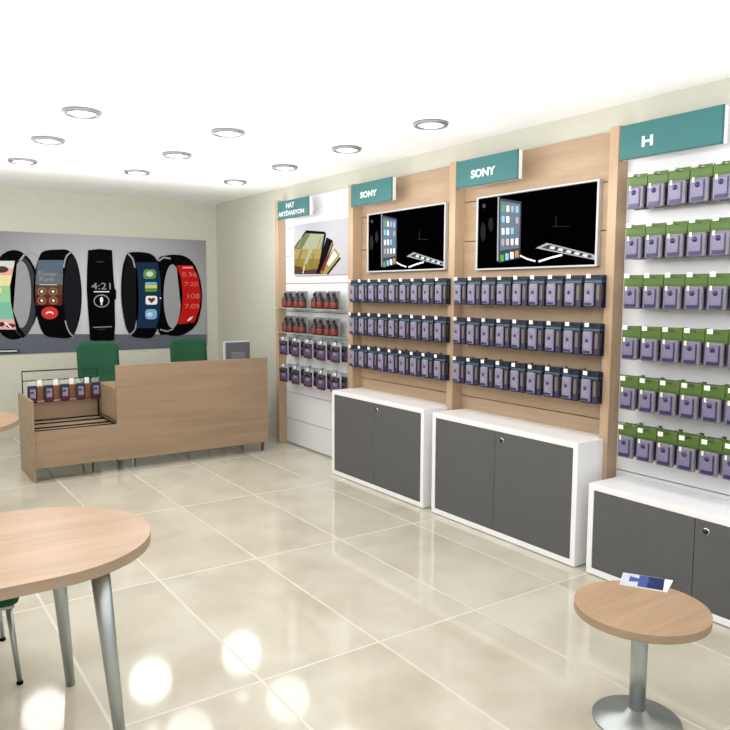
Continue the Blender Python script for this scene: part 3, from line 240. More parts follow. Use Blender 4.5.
SLEEK = [('p', 'silver', [(3.668, 2.267), (3.652, 2.265), (3.646, 1.826), (3.662, 1.827)]), ('p', 'slate', [(3.657, 2.257), (3.447, 2.21), (3.444, 1.838), (3.648, 1.815)]), ('p', 'steel', [(3.64, 2.236), (3.456, 2.196), (3.456, 1.907), (3.635, 1.897)]), ('p', 'lime', [(3.607, 2.205), (3.602, 2.203), (3.599, 2.199), (3.598, 2.166), (3.6, 2.162), (3.606, 2.161), (3.617, 2.162), (3.623, 2.164), (3.625, 2.168), (3.626, 2.202), (3.624, 2.205), (3.619, 2.206)]), ('p', 'pale', [(3.563, 2.198), (3.558, 2.196), (3.555, 2.192), (3.554, 2.159), (3.556, 2.155), (3.562, 2.154), (3.573, 2.155), (3.579, 2.157), (3.581, 2.162), (3.582, 2.195), (3.58, 2.198), (3.575, 2.199)]), ('p', 'silver', [(3.52, 2.192), (3.515, 2.189), (3.512, 2.185), (3.511, 2.153), (3.513, 2.149), (3.518, 2.148), (3.53, 2.149), (3.535, 2.151), (3.537, 2.155), (3.538, 2.188), (3.536, 2.192), (3.531, 2.193)]), ('p', 'sky', [(3.477, 2.185), (3.472, 2.183), (3.47, 2.179), (3.468, 2.146), (3.471, 2.142), (3.476, 2.141), (3.487, 2.142), (3.492, 2.144), (3.494, 2.148), (3.496, 2.181), (3.493, 2.185), (3.488, 2.186)]), ('p', 'sky', [(3.604, 2.131), (3.598, 2.129), (3.596, 2.125), (3.595, 2.092), (3.597, 2.088), (3.602, 2.087), (3.615, 2.088), (3.62, 2.09), (3.623, 2.094), (3.624, 2.127), (3.622, 2.131), (3.616, 2.132)]), ('p', 'white', [(3.56, 2.125), (3.554, 2.123), (3.552, 2.119), (3.551, 2.086), (3.553, 2.082), (3.558, 2.081), (3.571, 2.082), (3.576, 2.084), (3.579, 2.088), (3.58, 2.121), (3.578, 2.125), (3.572, 2.126)]), ('p', 'steel2', [(3.516, 2.119), (3.511, 2.116), (3.509, 2.112), (3.508, 2.08), (3.51, 2.076), (3.515, 2.075), (3.527, 2.076), (3.533, 2.078), (3.535, 2.082), (3.536, 2.115), (3.534, 2.118), (3.529, 2.12)]), ('p', 'silver', [(3.474, 2.112), (3.468, 2.11), (3.466, 2.106), (3.465, 2.074), (3.467, 2.07), (3.472, 2.069), (3.484, 2.07), (3.49, 2.072), (3.492, 2.076), (3.493, 2.108), (3.491, 2.112), (3.486, 2.113)]), ('p', 'pale', [(3.601, 2.048), (3.596, 2.046), (3.593, 2.042), (3.592, 2.008), (3.594, 2.005), (3.6, 2.003), (3.612, 2.004), (3.618, 2.006), (3.62, 2.01), (3.621, 2.044), (3.619, 2.048), (3.614, 2.049)]), ('p', 'white', [(3.557, 2.047), (3.552, 2.045), (3.549, 2.041), (3.548, 2.007), (3.55, 2.004), (3.556, 2.002), (3.568, 2.003), (3.574, 2.005), (3.576, 2.009), (3.577, 2.043), (3.575, 2.046), (3.57, 2.048)]), ('p', 'sky', [(3.514, 2.045), (3.509, 2.043), (3.506, 2.039), (3.505, 2.007), (3.507, 2.003), (3.513, 2.002), (3.525, 2.002), (3.53, 2.004), (3.533, 2.008), (3.534, 2.041), (3.532, 2.045), (3.526, 2.046)]), ('p', 'steel2', [(3.471, 2.044), (3.466, 2.042), (3.464, 2.038), (3.463, 2.006), (3.465, 2.002), (3.47, 2.001), (3.482, 2.001), (3.487, 2.003), (3.49, 2.007), (3.491, 2.04), (3.489, 2.044), (3.483, 2.045)]), ('p', 'silver', [(3.6, 1.974), (3.594, 1.972), (3.592, 1.968), (3.591, 1.934), (3.593, 1.93), (3.598, 1.929), (3.61, 1.93), (3.615, 1.932), (3.618, 1.936), (3.619, 1.969), (3.617, 1.973), (3.611, 1.974)]), ('p', 'pinkish', [(3.556, 1.973), (3.55, 1.971), (3.548, 1.967), (3.547, 1.934), (3.549, 1.93), (3.554, 1.929), (3.566, 1.929), (3.571, 1.931), (3.574, 1.935), (3.575, 1.969), (3.573, 1.972), (3.567, 1.974)]), ('p', 'pale', [(3.513, 1.972), (3.507, 1.97), (3.505, 1.966), (3.504, 1.933), (3.506, 1.93), (3.511, 1.928), (3.522, 1.929), (3.528, 1.931), (3.53, 1.935), (3.531, 1.968), (3.529, 1.972), (3.524, 1.973)]), ('p', 'white', [(3.47, 1.972), (3.465, 1.97), (3.462, 1.966), (3.461, 1.933), (3.463, 1.929), (3.469, 1.928), (3.48, 1.928), (3.485, 1.93), (3.487, 1.934), (3.488, 1.967), (3.486, 1.971), (3.481, 1.972)]), ('p', 'lime', [(3.6, 1.868), (3.594, 1.866), (3.592, 1.862), (3.591, 1.826), (3.593, 1.822), (3.599, 1.821), (3.617, 1.822), (3.622, 1.823), (3.625, 1.827), (3.626, 1.863), (3.624, 1.867), (3.618, 1.868)]), ('p', 'sky', [(3.554, 1.875), (3.548, 1.873), (3.546, 1.869), (3.545, 1.834), (3.547, 1.83), (3.552, 1.829), (3.57, 1.829), (3.576, 1.831), (3.578, 1.835), (3.579, 1.871), (3.577, 1.874), (3.572, 1.876)]), ('p', 'white', [(3.508, 1.882), (3.503, 1.88), (3.5, 1.876), (3.499, 1.842), (3.501, 1.838), (3.507, 1.836), (3.524, 1.837), (3.53, 1.839), (3.532, 1.843), (3.533, 1.878), (3.531, 1.882), (3.526, 1.883)]), ('p', 'tan', [(3.463, 1.889), (3.458, 1.888), (3.456, 1.884), (3.454, 1.849), (3.457, 1.845), (3.462, 1.844), (3.479, 1.844), (3.485, 1.846), (3.487, 1.85), (3.488, 1.885), (3.486, 1.889), (3.481, 1.89)]), ('p', 'silver', [(3.306, 1.898), (3.212, 1.927), (2.828, 1.834), (2.834, 1.805)]), ('p', 'slate', [(3.257, 1.898), (3.196, 1.915), (2.856, 1.832), (2.859, 1.816)]), ('p', 'pale', [(3.177, 1.904), (3.141, 1.899), (3.15, 1.882), (3.19, 1.891)]), ('p', 'pale', [(3.11, 1.889), (3.075, 1.883), (3.083, 1.867), (3.123, 1.876)]), ('p', 'pale', [(3.044, 1.874), (3.01, 1.867), (3.018, 1.852), (3.057, 1.861)]), ('p', 'pale', [(2.98, 1.859), (2.946, 1.852), (2.954, 1.838), (2.992, 1.846)]), ('p', 'pale', [(2.917, 1.845), (2.884, 1.837), (2.892, 1.824), (2.929, 1.832)]), ('p', 'white', [(3.443, 1.851), (3.383, 1.827), (3.305, 1.808), (3.301, 1.818), (3.378, 1.837), (3.437, 1.86)]), ('p', 'white', [(3.272, 1.804), (3.172, 1.825), (3.08, 1.839), (3.084, 1.851), (3.177, 1.837), (3.278, 1.816)]), ('p', 'slate', [(3.773, 2.214), (3.777, 2.205), (3.786, 2.201), (3.798, 2.202), (3.808, 2.208), (3.812, 2.217), (3.809, 2.226), (3.799, 2.231), (3.787, 2.23), (3.777, 2.223)]), ('p', 'ink2', [(3.696, 2.079), (3.699, 2.055), (3.707, 2.037), (3.719, 2.032), (3.731, 2.039), (3.741, 2.058), (3.745, 2.083), (3.742, 2.107), (3.734, 2.124), (3.722, 2.13), (3.71, 2.122), (3.7, 2.104)]), ('p', 'ink2', [(3.768, 2.033), (3.771, 2.0), (3.78, 1.976), (3.794, 1.968), (3.808, 1.978), (3.819, 2.003), (3.823, 2.037), (3.821, 2.07), (3.811, 2.094), (3.798, 2.102), (3.784, 2.092), (3.773, 2.067)]), ('p', 'ink2', [(3.144, 2.089), (3.142, 2.029), (3.133, 2.029), (3.135, 2.089)]), ('p', 'ink2', [(3.171, 2.025), (3.029, 2.015), (3.029, 2.02), (3.171, 2.031)])]
# ------------------------------------------------------------------ the room
WX, BY, CZ, LX, FY = 3.68, 8.65, 2.70, -2.6, -1.6
structure(MB().box(LX, WX, FY, BY, -.1, 0, 'floor_tile').build('floor', origin=(0, 0, 0)))
structure(MB().box(LX-.1, WX+.1, FY, BY+.1, CZ, CZ+.1, 'ceiling_paint').build('ceiling'))
structure(MB().box(LX-.1, WX+.1, BY, BY+.1, -.1, CZ, 'wall_paint').build('wall_back'))
structure(MB().box(WX, WX+.1, FY, BY, -.1, CZ, 'wall_paint').build('wall_right'))
structure(MB().box(LX-.1, LX, FY, BY, -.1, CZ, 'wall_paint').build('wall_left'))
# ceiling downlights
def lamp_label(i, j):
    col = {1.15: 'left', 2.11: 'middle', 3.08: 'right'}[i]
    row = {6.75: 'nearest the back wall', 5.72: 'second from the back wall', 4.73: 'third from the back wall', 3.73: 'fourth from the back wall'}[j]
    return 'round recessed ceiling downlight with grey rim, %s row of lamps, %s' % (col, row)
first = None
for X, Y in [(1.15, 6.75), (2.11, 6.75), (3.08, 6.75), (2.11, 5.72), (3.08, 5.72), (1.15, 5.72), (3.08, 4.73), (2.11, 4.73), (1.15, 4.73), (3.08, 3.73)]:
    if first is None:
        t = thing('ceiling_downlight', (X, Y, CZ), '', 'ceiling light', 'round ceiling downlights'); first = t
        MB().lathe((X, Y, CZ), [(.085, -.001), (.088, -.022), (.108, -.022), (.114, -.012), (.114, -.001)], 'lamp_ring', 32).build('rim', t)
        MB().lathe((X, Y, CZ), [(.084, -.0012), (.084, -.012), (.07, -.019), (.04, -.023), (.006, -.024)], 'lamp_glass', 32).build('diffuser', t)
    else:
        t = copy_tree(first); t.location = (X, Y, CZ)
    t['label'] = lamp_label(X, Y)
for X in (-1.76, -.79, .18, 1.15, 2.11, 3.08):  # unseen point lights hung below the downlight grid, added to light the ceiling too
    for Y in (-.6, .73, 1.73, 2.73, 3.73, 4.73, 5.72, 6.75, 7.8):
        if Y == 7.8 : continue
        L = bpy.data.lights.new('unseen_point_light', 'POINT'); L.shadow_soft_size = .2; L.energy = LAMP_W*(1.7 if Y > 6 else 1); L.color = (.985, .99, 1)
        o = bpy.data.objects.new('unseen_point_light', L); C.objects.link(o); o.location = (X, Y, CZ-.5)
# ------------------------------------------------------------------ wrist band poster on the back wall
PX0, PX1, PZ0, PZ1 = .78, 3.535, .921, 2.245
pt = thing('wall_poster', (2.2, BY, 1.6), 'wide grey wall poster showing five smart wristbands, on the back wall behind the counter', 'poster')
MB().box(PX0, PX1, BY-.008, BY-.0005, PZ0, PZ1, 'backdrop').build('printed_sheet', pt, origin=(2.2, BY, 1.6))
mb = MB(); print_art(mb, BANDS, 'back', BY-.008, smin=PX0+.001, smax=PX1-.001); mb.build('wristband_print', pt)
# ------------------------------------------------------------------ wall fixtures along the right wall
PF, PB, UF = 3.66, 3.678, 3.57       # panel face, its back, upright front
UP = [(6.787, 6.852), (5.38, 5.457), (4.033, 4.10), (2.652, 2.713), (1.285, 1.35)]
nm = ['at the far end beside the counter', 'between the white HAT AKTİVASYON bay and the left SONY bay', 'between the two SONY bays', 'between the right SONY bay and the green package bay', 'at the near end of the green package bay, beyond the picture']
for (a, b), n in zip(UP, nm):
    o = MB().box(UF, WX-.001, a, b, 0, 2.553, 'wood_post', .002).build('display_upright', origin=(UF, (a+b)/2, 0))
    tag(o, 'tall light wood upright %s' % n, 'upright post', 'wooden uprights between the wall bays')
GR = [.272+.2845*k for k in range(8)]
def slat_panel(a, b, m, mg, label, z0=.02):
    t = thing('slatwall_panel', (PB, (a+b)/2, 0), label, 'wall panel', 'slatted display panels')
    MB().box(PB-.004, PB, a, b, z0, 2.548, mg).build('backing', t)
    mb = MB(); zs = [z0]+[g for g in GR if g > z0+.05]+[2.553]
    for z, zz in zip(zs, zs[1:]): mb.box(PF, PB-.004, a+.0005, b-.0005, z+.003, zz-.003, m, .0012, 1)
    mb.build('slat_boards', t); return t
slat_panel(UP[1][1], UP[0][0], 'white_panel', 'groove_white', 'white slatted wall panel behind the glass shelves, far bay', .012)
slat_panel(UP[2][1], UP[1][0], 'wood_panel', 'groove_dark', 'light wood slatted wall panel of the left SONY bay')
slat_panel(UP[3][1], UP[2][0], 'wood_panel', 'groove_dark', 'light wood slatted wall panel of the right SONY bay')
slat_panel(UP[4][1], UP[3][0], 'white_panel', 'groove_white', 'white slatted wall panel behind the green-topped packages, nearest bay')
# teal signs
def sign(y0, y1, z0, z1, words, label):
    t = thing('shop_sign', (UF, (y0+y1)/2, (z0+z1)/2), label, 'sign', 'teal signs along the top of the wall bays')
    MB().box(3.507, 3.538, y1, y0, z0+.003, z1-.003, 'sign_white').build('sign_box', t)
    MB().box(3.538, PF-.0005, y1+.16, y0-.16, (z0+z1)/2-.03, (z0+z1)/2+.03, 'sign_white').build('wall_bracket', t)
    MB().box(3.5, 3.507, y1-.001, y0+.001, z0, z1, 'teal_sign', .001, 1).build('sign_face', t)
    MB().box(3.4985, 3.5, y1, y0, z0, z0+.007, 'teal_edge').box(3.4985, 3.5, y1, y1+.006, z0, z1, 'teal_edge').build('edge_line', t)
    mb = MB()
    for txt, ya, yb, za, zb, bo in words:
        letters(mb, txt, ya-yb, zb-za, 'sign_white', lambda u, v: (3.4975, ya-u, za+v), bold=bo)
    mb.build('lettering', t)
sign(6.66, 6.024, 2.334, 2.513, [('HAT', 6.474, 6.307, 2.435, 2.486, .02), ('AKTİVASYON', 6.638, 6.115, 2.364, 2.422, .02)], 'teal HAT AKTİVASYON sign over the white bay near the counter')
sign(5.304, 4.712, 2.338, 2.524, [('SONY', 5.158, 4.918, 2.398, 2.450, .035)], 'smaller teal SONY sign over the middle wooden bay')
sign(3.947, 3.357, 2.337, 2.526, [('SONY', 3.795, 3.560, 2.392, 2.448, .035)], 'larger-looking teal SONY sign over the wooden bay with the wide cabinet')
sign(2.590, 2.000, 2.337, 2.526, [('H', 2.452, 2.385, 2.392, 2.448, .035)], 'teal sign over the green-topped packages, nearest of the signs, cut off at the top')
# pictures
def framed(y0, y1, z0, z1, shift, label):
    t = thing('framed_picture', (PF, (y0+y1)/2, (z0+z1)/2), label, 'picture', 'black phone pictures above the hooks')
    f = .015
    MB().box(3.627, PF-.0005, y1, y1+f, z0, z1, 'frame_white', .002, 1).box(3.627, PF-.0005, y0-f, y0, z0, z1, 'frame_white', .002, 1)\
        .box(3.627, PF-.0005, y1+f, y0-f, z0, z0+f*.8, 'frame_white', .002, 1).box(3.627, PF-.0005, y1+f, y0-f, z1-f*.8, z1, 'frame_white', .002, 1).build('frame', t)
    MB().box(3.634, PF-.001, y1+f-.001, y0-f+.001, z0+.016, z1-.016, 'screen_black').build('picture_sheet', t)
    mb = MB(); print_art(mb, SLEEK, 'right', 3.634, shift=shift, smin=None); mb.build('phone_print', t)
framed(5.242, 4.206, 1.779, 2.283, 1.375, 'white-framed black picture of phones in the left SONY bay')
framed(3.872, 2.820, 1.766, 2.283, 0, 'white-framed black picture of phones in the right SONY bay')
t = thing('wall_poster', (PF, 6.08, 2.03), 'pale lilac poster of three fanned phones in the white far bay', 'poster')
MB().box(3.645, PF-.0005, 5.50, 6.58, 1.773, 2.285, 'poster_lilac').build('printed_sheet', t)
mb = MB(); print_art(mb, PHONES, 'right', 3.645, smin=5.505, smax=6.575); mb.build('phone_print', t)
# ------------------------------------------------------------------ wall cabinets
def cabinet(y0, y1, z0, z1, split, lock, label, group='white wall cabinets with grey doors'):
    XF = 3.342; t = thing('wall_cabinet', (3.5, (y0+y1)/2, z0), label, 'cabinet', group); w = .035
    MB().box(XF, UF-.001, y1, y0, z1-w, z1, 'white_lacquer', .0015, 1).box(XF, UF-.001, y1, y0, z0, z0+w, 'white_lacquer', .0015, 1)\
        .box(XF, UF-.001, y1, y1+w, z0+w, z1-w, 'white_lacquer').box(XF, UF-.001, y0-w, y0, z0+w, z1-w, 'white_lacquer')\
        .box(XF+.03, UF-.005, y1+w, y0-w, z0+w, z1-w, 'white_lacquer').build('carcass', t)
    # the top runs back between the uprights to the slatted panel
    for a, b in zip([u[0] for u in UP], [u[1] for u in UP][1:]):
        if b < (y0+y1)/2 < a: MB().box(UF-.001, PF-.001, max(b+.001, y1), min(a-.001, y0), z1-w, z1, 'white_lacquer').build('top_ledge', t)
    for a, b in ((y0-w-.002, split+.0015), (split-.0015, y1+w+.002)):
        d = MB().box(XF+.002, XF+.02, b, a, z0+w+.002, z1-w-.002, 'grey_door', .001, 1).build('door', t)
    MB().lathe((XF+.002, lock, z1-.088), [(.013, -.010), (.013, 0)], 'lock_black', 20, axis='x').lathe((XF+.002, lock, z1-.088), [(.0175, -.004), (.0175, 0)], 'chrome', 20, axis='x').build('lock', t)
cabinet(5.36, 4.083, .006, .752, 4.725, 4.68, 'white wall cabinet with two grey doors under the left SONY bay')
cabinet(3.985, 2.68, .006, .744, 3.352, 3.288, 'white wall cabinet with two grey doors under the right SONY bay')
cabinet(2.596, 1.31, .006, .530, 1.952, 1.89, 'low white wall cabinet with two grey doors under the green-topped packages')
# ------------------------------------------------------------------ merchandise
ORD = ['first', 'second', 'third', 'fourth', 'fifth', 'sixth', 'seventh', 'eighth', 'ninth', 'tenth']
def make_hook(n=.17):
    t = thing('display_hook', (0, 0, 0), '', 'hook')
    MB().tube([(-.001, 0, 0), (-n+.012, 0, 0), (-n+.002, 0, .008)], .0022, 'chrome', 6).box(-.004, 0, -.012, .012, -.008, .013, 'chrome', .001, 1).build('prong', t)
    MB().tube([(-.002, 0, .011), (-n, 0, .011), (-n-.004, 0, .008)], .0014, 'chrome', 6).build('ticket_arm', t)
    MB().box(-n-.007, -n-.004, -.015, .015, -.006, .018, 'tag_white', .0008, 1).build('price_ticket', t)
    return t
def card(mb, w, z0, z1, m, x=0, th=.003):      # hanging card with a slot for the prong
    mb.box(x, x+th, -w/2, w/2, z0, -.006, m).box(x, x+th, -w/2, -.016, -.006, .005, m).box(x, x+th, .016, w/2, -.006, .005, m).box(x, x+th, -w/2, w/2, .005, z1, m); return mb
def make_navy():
    t = thing('blister_pack', (0, 0, 0), '', 'package')
    mb = card(MB(), .122, -.178, .014, 'card_navy')
    mb.box(-.0006, .0005, -.058, .058, -.03, -.02, 'card_teal').box(-.0006, .0005, -.046, -.024, -.135, -.045, 'card_bronze').box(-.0006, .0005, -.046, -.024, -.17, -.14, 'shell_dark')
    mb.build('card', t, origin=(0, 0, 0))
    s = MB().box(-.017, -.0005, -.014, .053, -.168, -.034, 'shell_lilac', .007, 2).build('phone_case', t)
    MB().box(-.0185, -.0172, .002, .042, -.062, -.046, 'shell_pale').lathe((-.0172, .02, -.088), [(.011, -.0015), (.011, 0)], 'shell_dark', 12, axis='x')\
        .box(-.0185, -.0172, .008, .038, -.134, -.106, 'shell_pale').box(-.0183, -.0172, -.006, .046, -.163, -.149, 'case_navy').build('case_print', s)
    return t
def make_green():
    t = thing('green_blister_pack', (0, 0, 0), '', 'package')
    mb = card(MB(), .118, -.052, .012, 'card_green'); mb.box(-.0006, .0005, -.055, .055, -.05, -.038, 'card_green_dark'); mb.build('header_card', t, origin=(0, 0, 0))
    s = MB().box(-.02, .003, -.05, .05, -.176, -.052, 'shell_grey', .009, 3).build('blister_shell', t)
    MB().box(-.0235, -.0195, -.034, .04, -.168, -.062, 'case_lilac', .003, 1).lathe((-.0236, .004, -.088), [(.014, -.001), (.014, 0)], 'case_navy', 12, axis='x')\
        .box(-.0245, -.0234, -.03, .034, -.166, -.148, 'case_navy').box(-.0245, -.0234, -.034, -.027, -.16, -.066, 'case_navy').box(-.0245, -.0234, .022, .034, -.074, -.05, 'tag_cream').build('phone_case', s)
    return t
def make_plum():
    t = thing('accessory_pouch', (0, 0, 0), '', 'package')
    card(MB(), .165, -.02, .014, 'pouch_clear').box(0, .003, -.0825, .0825, -.165, -.02, 'pouch_clear').build('pouch', t, origin=(0, 0, 0))
    mb = MB()
    for y in (-.036, .036): mb.lathe((-.014, y, 0), [(.015, -.07), (.024, -.06), (.027, -.02), (.018, -.032), (.006, -.028)], 'bottle_black', 14)
    mb.box(-.026, -.0005, -.066, .066, -.14, -.062, 'pouch_plum', .009, 2).box(-.027, -.0005, -.064, .064, -.162, -.136, 'pouch_wine', .008, 2).box(-.028, -.0255, -.05, .01, -.1, -.074, 'shell_lilac', .001, 1).build('twin_charger', t)
    return t
def make_flame():
    t = thing('bottle_pack', (0, 0, 0), '', 'package')
    MB().box(.062, .065, -.108, .108, 0, .168, 'card_grey').box(0, .062, -.108, .108, 0, .004, 'card_grey').build('tray', t, origin=(0, 0, 0))
    for y in (-.052, .052):
        s = MB().lathe((.03, y, 0), [(.03, .005), (.036, .012), (.037, .078), (.03, .098), (.016, .116), (.015, .135), (.004, .137)], 'bottle_black', 18).build('bottle', t)
        MB().lathe((.03, y, 0), [(.0368, .012), (.0378, .02), (.0378, .056), (.0372, .064)], 'bottle_flame', 18).build('label_band', s)
        MB().lathe((.03, y, 0), [(.016, .124), (.016, .15), (.011, .154)], 'bottle_black', 14).build('cap', s)
    return t
def rows(hook_n, pack_fn, ys, zs, depths, bay, pack_desc, grp):
    H = make_hook(hook_n); P = pack_fn(); uh = up = False
    for r, z in enumerate(zs):
        rown = ('top', 'middle', 'bottom')[r] if len(zs) == 3 else ('upper', 'lower')[r] if len(zs) == 2 else ('%s row from the top' % ORD[r])
        if 'row' not in rown: rown += ' row'
        for k, y in enumerate(ys):
            h = copy_tree(H) if uh else H; uh = True
            h.location = (PF, y, z); h['label'] = 'chrome hook with ticket, %s from left, %s, %s' % (ORD[k], rown, bay); h['group'] = 'display hooks in the '+bay
            for d, x in depths:
                p = copy_tree(P) if up else P; up = True
                p.location = (x, y, z); p['group'] = grp
                p['label'] = '%s, %s one on %s hook from left, %s, %s' % (pack_desc, d, ORD[k], rown, bay)
S2 = [5.29-.1455*k for k in range(9)]; S3 = [3.915-.1445*k for k in range(9)]
rows(.175, make_navy, S2, (1.699, 1.4145, 1.130), (('front', 3.525), ('rear', 3.562)), 'left SONY bay', 'navy blister pack', 'navy blister packs in the left SONY bay')
rows(.175, make_navy, S3, (1.699, 1.4145, 1.130), (('front', 3.525), ('rear', 3.562)), 'right SONY bay', 'navy blister pack', 'navy blister packs in the right SONY bay')
rows(.185, make_green, [2.492-.1235*k for k in range(6)], [2.2435, 1.969, 1.6945, 1.41, 1.1255, .85], (('front', 3.53), ('rear', 3.592)), 'green bay', 'green-topped pack', 'green-topped blister packs in the nearest bay')
rows(.17, make_plum, [6.53-.247*k for k in range(5)], [1.135, .858], (('front', 3.50), ('rear', 3.58)), 'white far bay', 'plum pouch', 'plum pouches hanging below the glass shelves')
for n, z in (('upper', 1.449), ('lower', 1.2)):
    o = MB().box(3.50, PF-.0005, 5.46, 6.785, z-.008, z, 'clear_glass', .001, 1).build('glass_shelf', origin=(PB, 6.12, z))
    tag(o, '%s glass shelf carrying black and red bottle packs in the white bay' % n, 'shelf', 'glass shelves in the white bay')
F = make_flame(); used = False
for n, z in (('upper', 1.449), ('lower', 1.2)):
    for k, y in enumerate((6.525, 6.285, 5.94, 5.70)):
        p = copy_tree(F) if used else F; used = True
        p.location = (3.51, y, z+.0005); p['group'] = 'bottle packs on the glass shelves'
        p['label'] = 'tray of two black bottles with red labels, %s from left on %s glass shelf' % (ORD[k], n)
# ------------------------------------------------------------------ counter
ct = thing('sales_counter', (2.2, 6.8, 0), 'long light wood sales counter with a lower open end at left', 'counter')
YF, YB = 6.48, 7.1
MB().box(1.085, 1.107, YF-.02, YB-.03, 0, .697, 'wood_counter', .0015, 1).build('end_panel', ct)
MB().box(1.107, 1.79, YF, YF+.02, .115, .43, 'wood_counter').build('low_front_panel', ct)
MB().box(1.79, 3.28, YF-.002, YF+.022, .105, .957, 'wood_counter', .001, 1).build('high_front_panel', ct)
MB().box(1.79, 1.815, YF+.022, YB, .43, .722, 'wood_counter').build('divider_panel', ct)
MB().box(1.79, 3.28, YF+.022, YB, .722, .745, 'wood_counter').build('worktop', ct)
MB().box(1.112, 1.79, YF+.02, YB-.02, .405, .425, 'wood_counter').build('low_deck', ct)
MB().box(1.112, 1.79, YB-.02, YB, .115, .598, 'wood_counter').build('back_panel', ct)
MB().box(3.245, 3.27, YF+.022, YB, .105, .722, 'wood_counter').build('end_panel', ct)
for x, y in ((1.95, 6.6), (3.255, 6.56), (3.255, 7.05), (1.95, 7.05)):
    MB().box(x-.012, x+.012, y-.012, y+.012, 0, .105 if x > 3 else .722, 'dark_wood' if x > 3 else 'satin_metal', .002, 1).build('foot', ct)
# wire rack
rk = thing('wire_rack', (1.45, 6.8, .425), 'black wire display rack standing on the low end of the counter', 'rack')
a, b, f, k_, z0 = 1.122, 1.775, 6.505, 7.05, .4335
mb = MB()
for y in (f, 6.64, 6.86, k_): mb.tube([(a, y, z0), (b, y, z0)], .0065, 'black_wire')
for x in (a, b): mb.tube([(x, f, z0), (x, k_, z0)], .0075, 'black_wire')
mb.tube([(b, f, z0+.03), (b, k_, z0+.03)], .005, 'black_wire').tube([(b, f, z0), (b, f, z0+.03)], .005, 'black_wire').build('base_grid', rk)
MB().tube([(a, k_, z0), (a, k_, .887), (b, k_, .887), (b, k_, z0)], .0075, 'black_wire').build('back_frame', rk)
MB().tube([(a, k_, .80), (b, k_, .80)], .0045, 'black_wire').build('hanging_bar', rk)
def make_small():
    t = thing('small_pack', (0, 0, 0), '', 'package')
    MB().box(-.034, .034, -.005, -.002, -.03, .012, 'clear_plastic', .001, 1).build('header', t, origin=(0, 0, 0))
    MB().box(-.04, .04, -.03, -.003, -.185, -.028, 'card_navy', .01, 2).build('case_body', t)
    MB().box(-.022, .026, -.0325, -.0302, -.14, -.06, 'shell_lilac', .001, 1).box(-.02, .01, -.034, -.0322, -.1, -.08, 'shell_dark').box(-.018, .02, -.0325, -.03, -.17, -.15, 'maroon').build('case_print', t)
    return t
def make_amber():
    t = thing('amber_pack', (0, 0, 0), '', 'package')
    MB().box(-.02, .02, -.006, -.002, -.045, .008, 'tag_white', .001, 1).build('header', t, origin=(0, 0, 0))
    MB().box(-.034, .034, -.024, -.003, -.18, -.045, 'amber', .008, 2).build('amber_body', t)
    return t
s = make_small()
for k in range(5):
    p = copy_tree(s) if k else s; p.location = (1.19+.1375*k, k_-.05, .79); p['group'] = 'small navy packs on the wire rack'
    p['label'] = 'small navy pack, %s from left, front line on wire rack' % ORD[k]
s = make_amber()
for k in range(4):
    p = copy_tree(s) if k else s; p.location = (1.262+.1375*k, k_-.007, .795); p['group'] = 'amber packs on the wire rack'
    p['label'] = 'amber pack, %s from left, rear line on wire rack' % ORD[k]
mb = MB()
for k in range(5): mb.tube([(1.19+.1375*k, k_, .80), (1.19+.1375*k, k_-.06, .80)], .003, 'black_wire', 6)
mb.build('hanging_prongs', rk)
# monitor seen from behind
mt = thing('computer_monitor', (3.15, 6.93, .745), 'dark grey monitor seen from behind, at the right end of the counter', 'monitor')
MB().box(3.0, 3.295, 6.915, 6.935, .87, 1.10, 'monitor_frame', .006, 2).build('screen_frame', mt)
MB().box(3.022, 3.293, 6.902, 6.918, .885, 1.09, 'monitor_dark', .006, 2).build('rear_cover', mt)
MB().box(3.08, 3.24, 6.89, 6.905, .89, .99, 'monitor_relief', .01, 2).build('rear_bulge', mt)
MB().box(3.13, 3.18, 6.92, 6.95, .755, .9, 'monitor_dark', .004).build('stand_neck', mt)
MB().box(3.05, 3.26, 6.84, 7.02, .7455, .757, 'monitor_dark', .004).build('stand_base', mt)
